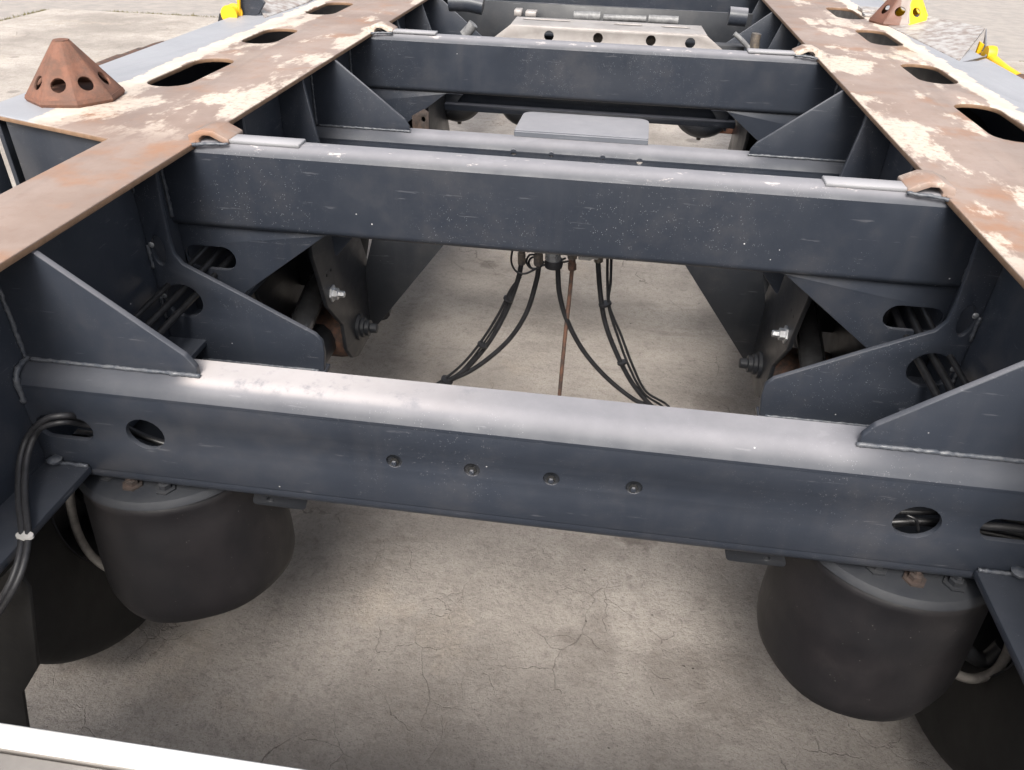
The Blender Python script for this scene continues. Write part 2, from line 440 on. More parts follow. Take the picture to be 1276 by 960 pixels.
# ---------------------------------------------------------------- ground
gbm = bmesh.new()
SX, SY = -6.05, 8.30
me_out = [(SX, SY), (60, SY + .4), (60, -40), (SX - .3, -40)]
slab = plate_bm([(SX - .2, -30), (60, -30), (60, SY + .15), (SX, SY)], (), .16, .01, lambda u, v, w: Vector((u, v, -w)))
o = mk("concrete_slab", slab, concrete, None, loc=(0, 0, 0)); o['kind'] = 'structure'
bm = bmesh.new()
vs = [bm.verts.new(p) for p in ((-400, -400, 0), (400, -400, 0), (400, 400, 0), (-400, 400, 0))]; bm.faces.new(vs)
o = mk("ground", bm, asphalt, None, loc=(0, 0, -.03)); o['kind'] = 'structure'
# dry grass and moss in the joint between slab and yard
bm = bmesh.new()
def tuft(x, y):
    for _ in range(6):
        a = random.uniform(0, 6.28); h = random.uniform(.004, .018); w = .005
        dx, dy = random.gauss(0, .03), random.gauss(0, .03)
        p = Vector((x + dx, y + dy, -.03)); q = Vector((math.cos(a) * w, math.sin(a) * w, 0))
        t = p + Vector((random.gauss(0, .012), random.gauss(0, .012), h + .02))
        bm.faces.new([bm.verts.new(p - q), bm.verts.new(p + q), bm.verts.new(t)])
for k in range(1500):
    x = random.uniform(SX, 12); y = SY + .015 + (x - SX) / 66 * .15
    if noise.noise(Vector((x * 1.3, 0, 3))) > -.1: tuft(x, y + abs(random.gauss(0, .035)))
for k in range(300):
    y = random.uniform(2, SY); tuft(SX - .03 - abs(random.gauss(0, .03)), y)
o = mk("dry_grass", bm, moss, None, loc=(0, 0, 0)); o['kind'] = 'stuff'
o['label'] = 'thin dry grass and moss growing in the joint along the far edge of the concrete slab'; o['category'] = 'grass'

# ---------------------------------------------------------------- the trailer chassis
T = thing('trailer_chassis', 'dark grey steel trailer chassis with rusty topped side rails, cross beams, airbags and wheels', 'trailer', (C0, .9, 0))
XW = -.794      # inner face of the left rail web
BIG = 5.2
SL = [(1.61, 1.91), (2.095, 2.335), (2.58, 2.86), (3.06, 3.34), (3.55, 3.83), (4.05, 4.33)]
def side_rail(right):
    r = plate('side_rail', [(-1.2, -.3435), (BIG, -.3435), (BIG, -.0115), (-1.2, -.0115)], fx(XW - .012, right), paint, T, th=.012)
    out = [(-.722, -1.2), (-.722, BIG), (-1.205, BIG), (-1.205, 1.36), (-1.14, 1.335), (-.874, 1.25), (-.874, -1.2)]
    holes = [obround(-.975, (a + b) / 2, .098, b - a) for a, b in SL]
    plate('top_plate', out, fz(0, right), rail_mat, r, holes, .011, .0016)
    plate('bottom_flange', [(-.722, -1.2), (-.722, .788), (-.874, .788), (-.874, -1.2)], fz(-.342, right), paint, r, th=.012)
    plate('bottom_flange', [(-.722, .868), (-.722, BIG), (-.874, BIG), (-.874, .868)], fz(-.342, right), paint, r, th=.012)
    # outer web under the wide plate, and the sloping end plate of the outrigger
    plate('outer_stringer', [(1.37, -.19), (BIG, -.19), (BIG, -.0125), (1.37, -.0125)], fx(-1.19, right), paint, r, th=.01)
    a, b = Vector((-.876, 1.262)), Vector((-1.15, 1.352)); d = (b - a).normalized(); n = Vector((-d.y, d.x)) * -1
    L = (b - a).length
    fr = lambda u, v, w: Vector((mir(a.x + d.x * u) if right else a.x + d.x * u, a.y + d.y * u + w, v))
    plate('outrigger_plate', [(0, -.33), (L, -.20), (L, -.0125), (0, -.0125)], fr, paint, r, th=.010)
    plate('outrigger_rib', [(.13, -.0125), (.166, -.0125), (.166, -.24), (.13, -.24)],
          (lambda u, v, w: Vector(((mir(-1.16 - w) if right else -1.16 - w), 1.30 - .14 + u, v))), paint, r, th=.01)
    return r
railL = side_rail(False); railR = side_rail(True)

# --- cross beams
def channel_beam(y0, y1, top, bot, holes, mat, name='cross_beam', x0=XW + .0005, x1=mir(XW) - .0005, rad=.022, th=.008):
    """pressed channel: web at y0 facing the camera, flanges running back to y1"""
    zt, zb = top - rad, bot + rad
    bm = plate_bm([(x0, zb + .004), (x1, zb + .004), (x1, zt - .004), (x0, zt - .004)], holes, th, .0004, fy(y0))
    o_t = [(y0, zt - .005)] + arc(y0 + rad * 1.732, top - rad * 2, rad * 2, 150, 90) + [(y0 + rad * 1.732 + .004, top), (y1, top)]
    i_t = [(y1, top - th), (y0 + rad + .006, top - th)] + arc(y0 + rad, zt, rad - th, 90, 180) + [(y0 + th, zt - .005)]
    extrude_profile(bm, o_t + i_t, x0, x1, True)
    o_b = [(y0, zb + .005)] + arc(y0 + rad, zb, rad, 180, 270) + [(y0 + rad + .006, bot), (y1, bot)]
    i_b = [(y1, bot + th), (y0 + rad + .006, bot + th)] + arc(y0 + rad, zb, rad - th, 270, 180) + [(y0 + th, zb + .005)]
    extrude_profile(bm, o_b + i_b, x0, x1, True)
    return mk(name, bm, mat, T, angle=26)
def hp(px, py, y): p = pix(px, py, y=y); return p.x, p.z
Y1 = .790
def ellpx(x0, x1, y0, y1, y, n=22):
    (a, t), (b, u) = hp(x0, (y0 + y1) / 2, y), hp(x1, (y0 + y1) / 2, y)
    c = hp((x0 + x1) / 2, (y0 + y1) / 2, y); vt = hp((x0 + x1) / 2, y0, y)[1]; vb = hp((x0 + x1) / 2, y1, y)[1]
    return c[0], c[1], (b - a) / 2, (vt - vb) / 2
cx, cz, rx, rz = ellpx(159, 203, 524, 560, Y1); rh = (rx + rz) / 2
BOLTS = [hp(491, 575, Y1), hp(588, 586, Y1), hp(687, 597, Y1), hp(790, 608, Y1)]
holes1 = [ell(cx, cz, rh * 1.05, rh * .98)]
cx2, cz2, rx2, rz2 = ellpx(1116, 1169, 632, 671, Y1); holes1.append(ell(cx2, cz2, rh * 1.1, rh))
xl, zl = hp(82, 533, Y1)
x_end = hp(114, 533, Y1)[0]
holes1.append(obround((XW + .008 + x_end) / 2, zl - .001, x_end - XW - .008, .040))
xr0 = hp(1221, 660, Y1)[0]; holes1.append(obround((xr0 + mir(XW) - .008) / 2, hp(1245, 661, Y1)[1], mir(XW) - .008 - xr0, .038))
for bx, bz in BOLTS: holes1.append(ell(bx, bz, .0112, .0112, 18))
beam1 = channel_beam(Y1, .864, -.182, -.374, holes1, paint_b1)
# bolts sunk into the front web
bb = []
for bx, bz in BOLTS:
    bm = lathe_into(bmesh.new(), [(.0114, .0003), (.0105, .0045), (.0003, .0075)], (bx, Y1, bz), 'y', 20, False)
    o = mk('bolt_recess', bm, paint_dark, beam1, angle=30)
    bm = lathe_into(bmesh.new(), [(.0064, .0030), (.0064, .0050)], (bx - .0004, Y1 - .0005, bz - .0036), 'y', 6)
    mk('nut', bm, tyre_m, beam1, angle=20)
    bm = lathe_into(bmesh.new(), [(.0040, .0005), (.0040, .0042)], (bx - .0004, Y1 - .002, bz - .0042), 'y', 6)
    bmesh.ops.bevel(bm, geom=bm.edges[:], offset=.0005, segments=1, affect='EDGES')
    mk('bolt', bm, paint, beam1, angle=30)
def gusset1(y, right, name='gusset', foot=-.536, fz_=-.182):
    out = [(XW, -.012), (-.728, -.012), (-.722, -.014), (foot - .012, -.150), (foot, -.168), (foot, fz_ + .0005), (XW, fz_ + .0005)]
    out = fillet(out, [0, 0, .003, .02, .01, 0, 0])
    g = plate(name, out, fy(y, right), paint, T, th=.010, bevel=.0016)
    # polished upper edge strip reads as the bright cut edge
    q = [(mir(p[0]) if right else p[0], y - .001, p[1]) for p in ((XW + .01, fz_ + .002), (foot + .004, fz_ + .002))]
    weld(q, g, .004)
    q = [(mir(XW) - .003 if right else XW + .003, y - .001, z) for z in (-.02, fz_ + .004)]
    weld(q, g, .004)
    return g
gusset1(.822, False); gusset1(.822, True)
def ring_weld(y0, right):
    s = -1 if right else 1; x = mir(XW) - .004 if right else XW + .004
    pts = [(x, y0 + .05, -.180)] + [(x, y, z) for y, z in arc(y0 + .022, -.204, .023, 90, 180, 6)] + [(x, y0 - .001, -.235)]
    weld(pts, beam1, .0055)
ring_weld(Y1, False); ring_weld(Y1, True)
for s in (False, True):
    f = (lambda x: mir(x)) if s else (lambda x: x)
    weld([(f(-.79), .786, -.340), (f(-.724), .786, -.340)], beam1, .004)
    # coped corner block where the rail web, flange and beam meet
    lathe('weld_boss', [(.009, -.002), (.011, .003), (.007, .006)], (f(-.772), .783, -.334), weld_m, beam1, 'z', 10)

def rhs_beam(y0, y1, top, bot, mat, rad=.016):
    R2 = rad * 2; prof = arc(y0 + R2 * .866, top - R2, R2, 150, 90) + arc(y1 - rad * .6, top - rad * .6, rad * .6, 90, 0, 4) + \
        arc(y1 - rad * .6, bot + rad * .6, rad * .6, 0, -90, 4) + arc(y0 + rad, bot + rad, rad, 270, 180)
    xe = -.7212
    bm = extrude_profile(bmesh.new(), prof, xe, mir(xe), True)
    low = [(y, min(z, -.0122)) for y, z in prof]
    for f in ((lambda x: x), mir):
        extrude_profile(bm, low, f(XW + .0005), f(xe), True)
    return mk('cross_beam', bm, mat, T, angle=26)
def end_pads(beam, y0, y1, top=0):
    for s in (False, True):
        f = (lambda x: mir(x)) if s else (lambda x: x)
        box('shim_plate', f(-.668), f(-.536), y0 + .016, y1 - .004, top - .002, top + .0050, paint_edge, beam)
        # arched clip under the rail edge
        prof = fillet([(-.735, -.016), (-.735, .010), (-.712, .019), (-.688, .019), (-.662, .006), (-.662, -.003), (-.676, .001), (-.695, .0105), (-.708, .0105), (-.716, .004), (-.716, -.016)], .004, 3)
        plate('edge_clip', prof, fy(y0 + .012, s), rail_mat, beam, th=.062, bevel=.0012)
        weld([(f(-.73), y0 - .001, -.004), (f(-.70), y0 + .001, .000), (f(-.66), y0 + .006, .001)], beam, .0045)
Y2 = 1.255
beam2 = rhs_beam(Y2, 1.312, 0, -.158, paint_b2); end_pads(beam2, Y2, 1.312)
beam3 = rhs_beam(2.338, 2.396, -.002, -.158, paint_b2); end_pads(beam3, 2.338, 2.396)
for s in (False, True):
    x = mir(XW) - .003 if s else XW + .003
    for y in (Y2 - .002, 2.336): weld([(x, y, -.03), (x, y, -.14)], beam2 if y < 2 else beam3, .005)
Y4 = 3.95
beam4 = rhs_beam(Y4, Y4 + .06, -.002, -.158, paint); 

# --- large swept gusset in front of the hanger
YG = 1.16
edge = [(194, 220), (201, 258), (210, 298), (216, 317), (227, 330), (304, 370), (345, 392), (392, 417), (401, 426), (404, 440), (404, 463)]
E2 = [hp(a, b, YG) for a, b in edge]
def swept_gusset(y, right):
    out = [(XW, -.0125), (-.738, -.0125)] + E2 + [(XW, E2[-1][1])]
    holes = [ell(-.785 + .012, -.165, .012, .028, 16), ell(-.748, -.262, .036, .033, 24)]
    out = [p for p in out]
    g = plate('gusset', out, fy(y, right), paint, T, holes, .010, .0016)
    f = (lambda x: mir(x)) if right else (lambda x: x)
    zb = E2[-1][1]
    box('foot_strip', f(-.79), f(E2[-1][0] + .002), y - .016, y + .03, zb - .010, zb - .0006, paint, g)
    weld([(f(-.74), y - .001, zb + .001), (f(E2[-1][0] - .01), y - .001, zb + .001)], g, .0035)
    for z in (-.06, -.20, -.30):
        weld([(f(XW + .003), y - .001, z), (f(XW + .003), y - .001, z + .045)], g, .004)
        lathe('weld_end', [(.002, -.002), (.0055, 0), (.003, .003)], (f(XW + .012), y - .003, z + .047), zinc, g, 'y', 8)
    return g
for s in (False, True): swept_gusset(YG, s)
# --- plate below beam 2 (and 3) with an oval cable opening
U2 = [hp(411, 287, 1.27), hp(403, 296, 1.27), hp(307, 364, 1.27), hp(255, 402, 1.27)]
def under_gusset(y, right, beam):
    out = [(XW, -.1585), (U2[0][0], -.1585), U2[1], U2[2], (-.735, -.38), (XW, -.38)]
    cx_, cz_ = hp(270, 322, 1.27)
    hole = obround(cx_ - .012, cz_, .105, .052)
    return plate('hanger_gusset', fillet(out, [0, .006, .006, 0, 0, 0]), fy(y, right), paint, T, [hole], .010, .0014)
for s in (False, True):
    under_gusset(1.27, s, beam2); under_gusset(2.35, s, beam3)
# --- low channel beam 2b with its gussets and bracket plate
Yb = 1.985
small = [ell(*hp(640, 190, Yb), .0085, .0085, 12), ell(*hp(797, 202, Yb), .0085, .0085, 12), ell(*hp(687, 193, Yb), .007, .007, 12), ell(*hp(751, 197, Yb), .007, .007, 12)]
beam2b = channel_beam(Yb, 2.052, -.182, -.36, small, paint)
for s in (False, True): gusset1(2.015, s)
p0, p1 = pix(637, 172, z=-.17), pix(808, 182, z=-.17)
out = fillet([(p0.x, 2.045), (p1.x, 2.045), (p1.x + .004, 2.235), (p0.x + .004, 2.235)], [.004, .004, .035, .035], 8)
bm = plate_bm(out, (), .006, .001, fz(-.166)); join(bm, box_bm(p0.x, p1.x, 2.040, 2.047, -.182, -.169, .001))
mk('bracket_plate', bm, mat_paint("lighter_grey_bracket", base=(.10, .108, .125), specks=.4, dust_sheen=.45), beam2b, angle=40)
# narrow ribs on the web between the beams
for s in (False, True):
    for y, w, zb, name in ((1.80, .115, -.335, 'rib'), (1.50, .050, -.33, 'rib')):
        out = [(XW, -.0125), (-.730 if w > .1 else -.745, -.0125), (XW + w, zb), (XW, zb)]
        plate(name, out, fy(y, s), paint, T, [ell(XW + .014, -.2, .012, .03, 14)], .010, .0015)
    for y in (2.65, 3.0, 3.25, 3.6):
        out = [(XW, -.0125), (-.730, -.0125), (XW + .17, -.30), (XW, -.30)]
        plate('rib', out, fy(y, s), paint, T, th=.010, bevel=.0015)
    gusset1(3.22, s)
beam3b = channel_beam(3.19, 3.26, -.182, -.372, [], paint)

# --- tube behind and below beam 3
p, q = pix(553, 131, y=2.42), pix(918, 148, y=2.42)
zc = pix(640, 135, y=2.42).z
box('stiffener_channel', p.x, q.x, 2.452, 2.47, pix(640, 143, y=2.42).z, -.165, paint, beam3, .002)
box('lower_flange', p.x, q.x, 2.42, 2.4515, pix(640, 143, y=2.42).z, zc, paint, beam3, .002)

# ---------------------------------------------------------------- suspension
def hanger(y_off, right, detail=True):
    X0 = -.60
    pts = [(390, 320), (398, 345), (409, 383), (428, 405), (433, 436), (440, 446), (447, 444), (462, 417), (466, 395), (461, 367), (459, 326), (448, 294)]
    P = [(q.y + y_off, q.z) for q in (pix(a, b, x=X0) for a, b in pts)]
    top = [(P[-1][0], -.19), (P[0][0], -.19)]
    h = plate('hanger', fillet(P + top, .008, 3), fx(X0 - .010, right), paint_dark, T, th=.010, bevel=.0015)
    plate('outer_plate', fillet(P + top, .008, 3), fx(X0 - .17, right), paint_dark, h, th=.010, bevel=.0015)
    f = (lambda x: mir(x)) if right else (lambda x: x)
    sg = -1 if right else 1
    box('back_plate', f(X0 - .165), f(X0 - .006), 1.70 + y_off, 1.712 + y_off, -.50, -.19, paint_dark, h)
    box('top_pad', f(X0 - .17), f(X0 + .02), 1.36 + y_off, 1.78 + y_off, -.19, -.178, paint, h)
    # pivot bolt
    q = pix(452, 408, x=X0 + .01); c = (f(X0), q.y + y_off, q.z)
    prof = [(.034, 0), (.034, .008), (.026, .010), (.026, .018), (.021, .020), (.021, .030), (.013, .032), (.012, .048), (.009, .050)]
    lathe('pivot_bolt', [(r, a * sg) for r, a in prof], c, paint_dark, h, 'x', 18)
    q = pix(416, 366, x=X0 + .004); c = (f(X0), q.y + y_off, q.z)
    prof = [(.020, 0), (.020, .004), (.0135, .0045), (.0135, .015), (.008, .016), (.0075, .028), (.006, .030)]
    lathe('bolt', [(r, a * sg) for r, a in prof], c, zinc, h, 'x', 6, 20)
    for dy in (0, .028):
        lathe('slot_mark', [(.0035, 0), (.0035, .0012)], (f(X0 + .0003), c[1] - .02 + dy + .0, c[2] + .055), tyre_m, h, 'x', 8)
    # trailing arm with bush eye, running back to the axle and the airbag
    e = bmesh.new()
    lathe_into(e, [(.030, -.07), (.062, -.07), (.066, -.05), (.066, .05), (.062, .07), (.030, .07)], (f(X0 - .088), 1.655 + y_off, -.60), 'x', 24)
    mk('bush', e, rust_dark, h, angle=35)
    arm = [(f(X0 - .085), 1.62 + y_off, -.60), (f(X0 - .07), 1.40 + y_off, -.585), (f(X0 - .06), 1.12 + y_off, -.63), (f(X0 - .06), .90 + y_off, -.72)]
    bm = tube_into(bmesh.new(), catmull(arm, 6), .045, 12); mk('trailing_arm', bm, paint_dark, h, angle=50)
    # shock absorber
    a = pix(372, 412, x=X0 - .07); b = pix(398, 352, x=X0 - .07)
    d = (b - a); a2 = a - d * .6; b2 = b + d * .35
    sh = [Vector((f(v.x), v.y + y_off, v.z)) for v in (a2, a.lerp(b, .3), a.lerp(b, .31), b2)]
    mk('shock_absorber', tube_into(bmesh.new(), sh, [.028, .028, .028, .028], 20), simple("satin_black_tube", (.16, .16, .165), rough=.22, metal=.6, bump=.03), h, angle=50)
    return h
# small triangular bracket between beam and hanger
for s in (False, True):
    for yo in (0, 1.083):
        hanger(yo, s)
        tri = [hp(411, 284, 1.36), hp(447, 287, 1.36), hp(418, 322, 1.36)]
        plate('bracket', fillet(tri, [.001, .001, .004]), fy(1.36 + yo, s), paint, T, th=.008)
        q = [hp(470, 270, 1.75), hp(574, 280, 1.75), hp(470, 406, 1.75), hp(458, 400, 1.75), hp(455, 335, 1.75)]
        if yo == 0: plate('diagonal_brace', q, fy(1.75 + yo, s), paint_dark, T, th=.01)

def airbag(x, y, tilt=0):
    z = -.392
    prof = [(.118, -.004), (.145, -.005), (.149, -.012), (.150, -.020), (.1475, -.028), (.151, -.055), (.154, -.11), (.157, -.165), (.1585, -.210), (.158, -.238), (.153, -.258), (.143, -.270), (.125, -.273), (.105, -.266), (.095, -.22)]
    bm = lathe_into(bmesh.new(), [(.02, -.003)] + prof, (x, y, z), 'z', 56, False)
    for v in bm.verts:                                  # slight folds in the rubber
        d = Vector((v.co.x - x, v.co.y - y)); a = math.atan2(d.y, d.x); h = (z - v.co.z) / .2
        k = 1 + .020 * math.sin(3 * a + 1.3) * h + .006 * math.sin(7 * a + x * 9) * h
        v.co.x = x + d.x * k + tilt * h; v.co.y = y + d.y * k
    o = mk('airbag', bm, rubber, T, smooth=True)
    pm = [(.02, .004), (.135, .004), (.146, .001), (.151, -.004), (.153, -.009), (.1475, -.0095), (.02, -.010)]
    lathe('bead_plate', pm, (x, y, z + .006), plate_m, o, 'z', 48, 25)
    bm = lathe_into(bmesh.new(), [(.02, -.20), (.094, -.20), (.088, -.28), (.088, -.30), (.02, -.30)], (x, y, z), 'z', 32)
    mk('piston', bm, paint_dark, o, angle=40)
    box('arm_pad', x - .06, x + .06, y - .03, y + .14, z - .33, z - .301, paint_dark, o, .004)
    for dx, dy, m_ in ((-.008, -.112, rust_dark2), (-.055, -.098, paint_dark), (.045, -.112, paint_dark)):
        c = (x + dx, y + dy, z + .010)
        bm = lathe_into(bmesh.new(), [(.016, 0), (.016, .003), (.0095, .0035), (.0095, .011), (.005, .012), (.005, .018)], c, 'z', 6)
        mk('stud', bm, m_, o, angle=20)
    return o
airbag(-.664, .912, 0); airbag(.480, .908, 0)
# mounting ears beside the airbags
for s in (False, True):
    e = [(-.505, .82), (-.412, .82), (-.395, .83), (-.395, .905), (-.505, .905)]
    plate('mounting_ear', fillet(e, .012), fz(-.378, s), paint_dark, T, [ell(-.45, .85, .008, .008, 10)], .012)
    f = (lambda x: mir(x)) if s else (lambda x: x)
    plate('ear_web', fillet([(-.49, -.391), (-.405, -.391), (-.413, -.418), (-.50, -.418)], .008), fy(.825, s), paint_dark, T, [ell(-.468, -.404, .0045, .0045, 10)], .05)

def wheel(y, right, name='wheel'):
    f = (lambda x: mir(x)) if right else (lambda x: x); sg = -1 if right else 1
    c = Vector((f(-.893), y, -.56))
    h = mk(name, lathe_into(bmesh.new(), [(.03, -.10), (.13, -.10), (.15, -.06), (.16, .0), (.12, .02), (.03, .02)], (0, 0, 0), 'x', 24), paint_dark, T,
           loc=c + origin_of(T), angle=35)
    W = .30
    prof = [(.255, .01), (.285, .0), (.36, -.006), (.41, -.002), (.436, .014), (.446, .034), (.448, .06)]
    full = [(r, -d * sg) for r, d in prof] + [(r, -(W - d) * sg) for r, d in reversed(prof)]
    bm = lathe_into(bmesh.new(), full, (0, 0, 0), 'x', 72, False)
    mk('tyre', bm, tyre_m, h, loc=(0, 0, 0), angle=40)
    rim = [(r, -d * sg) for r, d in ((.258, .006), (.262, .012), (.25, .03), (.235, .10), (.23, .2), (.25, .27), (.262, .29))]
    bm = lathe_into(bmesh.new(), rim, (0, 0, 0), 'x', 48, False)
    lathe_into(bm, [(.05, -.17 * sg), (.232, -.17 * sg), (.232, -.185 * sg), (.05, -.185 * sg)], (0, 0, 0), 'x', 48)
    mk('rim', bm, paint_dark, h, loc=(0, 0, 0), angle=40)
    return h
for y in (1.12, 2.34):
    wheel(y, False); wheel(y, True)
    a = lathe('axle', [(.058, -.80), (.058, .80)], (C0, y, -.56), paint_dark, T, 'x', 28)
# brake hose loops beside the bags
lp = [pix(*p) if False else pix(p[0], p[1], y=.89) for p in ((86, 600), (90, 640), (102, 675), (122, 700), (150, 716), (175, 718))]
tube('brake_hose', lp, .0075, palehose, T)
rp = [pix(p[0], p[1], y=.90) for p in ((1172, 820), (1188, 838), (1212, 846), (1238, 838), (1254, 818), (1262, 790))]
tube('brake_hose', rp, .0085, palehose, T)
rp = [pix(p[0], p[1], y=.93) for p in ((1190, 790), (1205, 812), (1228, 822), (1250, 805))]
tube('brake_pipe', rp, .014, paint_dark, T)
# dark bracket at the lower left, outside the bottom flange
BL = [pix(a, b, y=.60) for a, b in ((-30, 752), (16, 705), (36, 735), (47, 832), (28, 864), (42, 960), (-30, 980))]
plate('support_bracket', [(p.x, p.z) for p in BL], fy(.60), tyre_m, T, th=.006, bevel=.001)

# --- painted end rail in the near corner
WR = thing('end_rail', 'white topped steel rail crossing the near left corner', 'rail', (C0, .37, 0))
za = -.30
a, b = pix(0, 902, z=za), pix(0, 930, z=za)
box('top_strip', -.79, .604, b.y, a.y + .002, za - .006, za, white, WR, .002)
box('front_face', -.79, .604, b.y + .003, b.y + .010, za - .10, za - .007, greyface, WR, .001)
box('shade_deck', -1.30, 1.11, -3.2, b.y - .002, za - .016, za - .008, greyface, WR, .001)  # added deck, mostly out of view, to shade the near ground
for x in (-.5, -.25, .1, .4): lathe('rivet', [(.004, 0), (.004, -.0015), (.002, -.0025)], (x, b.y + .003, za - .022), zinc, WR, 'y', 10)

# ---------------------------------------------------------------- guide cones
def cone(loc, h, rb, rt, mat, label, rot=0):
    t = thing('guide_cone', label, 'cone', loc)
    bm = bmesh.new(); n = 8
    for k in range(n):
        a0 = rot + 2 * math.pi * (k - .5) / n; a1 = a0 + 2 * math.pi / n; am = (a0 + a1) / 2
        mid = Vector((math.cos(am), math.sin(am), 0)); tan = Vector((-math.sin(am), math.cos(am), 0))
        ri, ro = rb * math.cos(math.pi / n), rt * math.cos(math.pi / n)
        B = mid * ri; Tp = mid * ro + Vector((0, 0, h)); up = (Tp - B); L = up.length; up.normalize()
        nrm = tan.cross(up).normalized(); nrm = -nrm if nrm.dot(mid) < 0 else nrm
        wb, wt = rb * math.sin(math.pi / n), rt * math.sin(math.pi / n)
        fr = lambda u, v, w: B + tan * u + up * v - nrm * w
        out = [(-wb, 0), (wb, 0), (wt, L), (-wt, L)]
        join(bm, plate_bm(out, [ell(0, L * .27, wb * .42, wb * .42, 16)], .006, .0015, fr))
    mk('body', bm, mat, t, loc=(0, 0, .012), angle=35)
    b2 = bmesh.new()
    pr = [(rb * 1.0, 0), (rb * 1.03, .006), (rb * 1.0, .013), (rb * .9, .013)]
    lathe_into(b2, pr, (0, 0, 0), 'z', 8)
    bmesh.ops.rotate(b2, verts=b2.verts[:], cent=(0, 0, 0), matrix=Matrix.Rotation(rot + math.pi / 8, 3, 'Z'))
    mk('base_ring', b2, mat, t, loc=(0, 0, 0), angle=35)
    b2 = lathe_into(bmesh.new(), [(rt * .98, 0), (rt * .96, .003), (rt * .7, .004)], (0, 0, 0), 'z', 8)
    mk('cap', b2, mat, t, loc=(0, 0, .010 + h), angle=35)
    return t
pc = Vector((-1.085, 1.485, 0))
# height so that the tip meets the photograph
def zat(px, py, y): return pix(px, py, y=y).z
hc = zat(73, 46, pc.y)
cone((pc.x, pc.y, ZR + .0002), hc - .018, .089, .016, rust, 'rusty brown pyramid guide cone with round holes on the left outrigger plate', R_(12))
pr = Vector((.93, 3.02, 0))
cone((pr.x, pr.y, ZR + .0002), .12, .098, .017, cone2_m, 'guide cone on the right rail, half painted yellow and half rusty', R_(22.5))

# ---------------------------------------------------------------- folding guides with yellow parts
fg = thing('folding_guide', 'scuffed grey sloping guide plate with yellow locking handle beside the right rail', 'guide plate', (1.0, 2.6, ZR))
q0, q1, q2, q3 = pix(1152, 22, z=.03), pix(1224, 46, z=.03), pix(1222, 55, z=.01), pix(1182, 78, z=.001)
def quad_plate(name, P, th, mat, parent, drop=Vector((0, 0, -1))):
    bm = bmesh.new(); A = [bm.verts.new(p) for p in P]; B = [bm.verts.new(p + drop * th) for p in P]
    bm.faces.new(A); bm.faces.new(B); n = len(P)
    for i in range(n): bm.faces.new((A[i], A[(i + 1) % n], B[(i + 1) % n], B[i]))
    bmesh.ops.bevel(bm, geom=bm.edges[:], offset=.0015, segments=1, affect='EDGES')
    return mk(name, bm, mat, parent, angle=30)
quad_plate('flap', [Vector((.87, 3.00, .002)), Vector((1.0, 3.05, .028)), Vector((1.115, 2.78, .034)), Vector((.925, 2.40, .002))], .008, scuff, fg)
quad_plate('end_plate', [Vector((1.115, 2.776, .033)), Vector((1.03, 2.50, .000)), Vector((.93, 2.395, .0005)), Vector((1.0, 2.43, -.0)), Vector((1.10, 2.7, -.05))], .006, paint, fg, Vector((0.3, -1, 0)).normalized())
quad_plate('yellow_bar', [pix(1222, 52, y=2.62), pix(1227, 56, y=2.62), pix(1219, 76, y=2.62), pix(1214, 74, y=2.62)], .012, yellow, fg, Vector((0, 1, 0)))
hd = [pix(1228, 68, y=2.55), pix(1236, 74, y=2.5), pix(1250, 86, y=2.42), pix(1268, 98, y=2.34)]
tube('handle', hd, .014, yellow, fg)
bm = lathe_into(bmesh.new(), [(.006, -.012), (.022, -.012), (.024, 0), (.022, .012), (.006, .012)], tuple(pix(1233, 68, y=2.52)), 'x', 16)
mk('hinge_boss', bm, yellow, fg, angle=35)
lathe('handle_grip', [(.015, -.02), (.019, -.012), (.019, .03), (.012, .035)], tuple(pix(1274, 102, y=2.31)), rust_dark, fg, 'x', 14)
bm = lathe_into(bmesh.new(), [(.004, -.01), (.014, -.01), (.014, .01), (.004, .01)], tuple(pix(1225, 72, y=2.56)), 'y', 10)
mk('pin', bm, rust_dark, fg, angle=35)

fl = thing('folding_guide', 'dark guide plate with a small yellow roller at the far left outrigger', 'guide plate', (-1.15, 2.45, ZR))
q = [pix(a, b, y=2.50) for a, b in ((297, -30), (330, 4), (322, 18), (298, 30))]
quad_plate('end_plate', q, .01, paint, fl, Vector((0, 1, 0)))
quad_plate('flap', [pix(308, -20, z=.05), pix(400, -14, z=.02), pix(384, 3, z=.0025), pix(330, 22, z=.002)], .008, scuff, fl)
bm = bmesh.new(); c = pix(289, 17, y=2.47)
lathe_into(bm, [(.012, -.022), (.026, -.022), (.026, -.016), (.019, -.014), (.019, .014), (.026, .016), (.026, .022), (.012, .022)], tuple(c), 'y', 20)
mk('roller', bm, yellow, fl, angle=35)
quad_plate('yellow_bar', [pix(a, b, y=2.48) for a, b in ((294, -20), (298, -20), (299, 26), (296, 26))], .01, yellow, fl, Vector((0, 1, 0)))
quad_plate('stop_block', [pix(a, b, y=2.45) for a, b in ((273, 17), (281, 17), (281, 28), (271, 28))], .03, paint_dark, fl, Vector((0, 1, 0)))
# jagged edge batten beside the left plate
bt = [(-1.236, 1.76), (-1.222, 1.74), (-1.2065, 1.76), (-1.2065, 2.07), (-1.222, 2.085), (-1.232, 2.05), (-1.230, 1.99), (-1.238, 1.985), (-1.236, 1.90), (-1.243, 1.895), (-1.241, 1.82)]
plate('edge_batten', bt, fz(-.004), rust_dark, railL, th=.02, label='brown rusted batten along the outer plate edge')
mk('roller_bracket', box_bm(.855, 1.0, 3.22, 3.30, .001, .012, .002), scuff, railR, angle=40)
mk('roller_bracket', box_bm(.84, .98, 3.12, 3.17, .001, .010, .002), scuff, railR, angle=40)

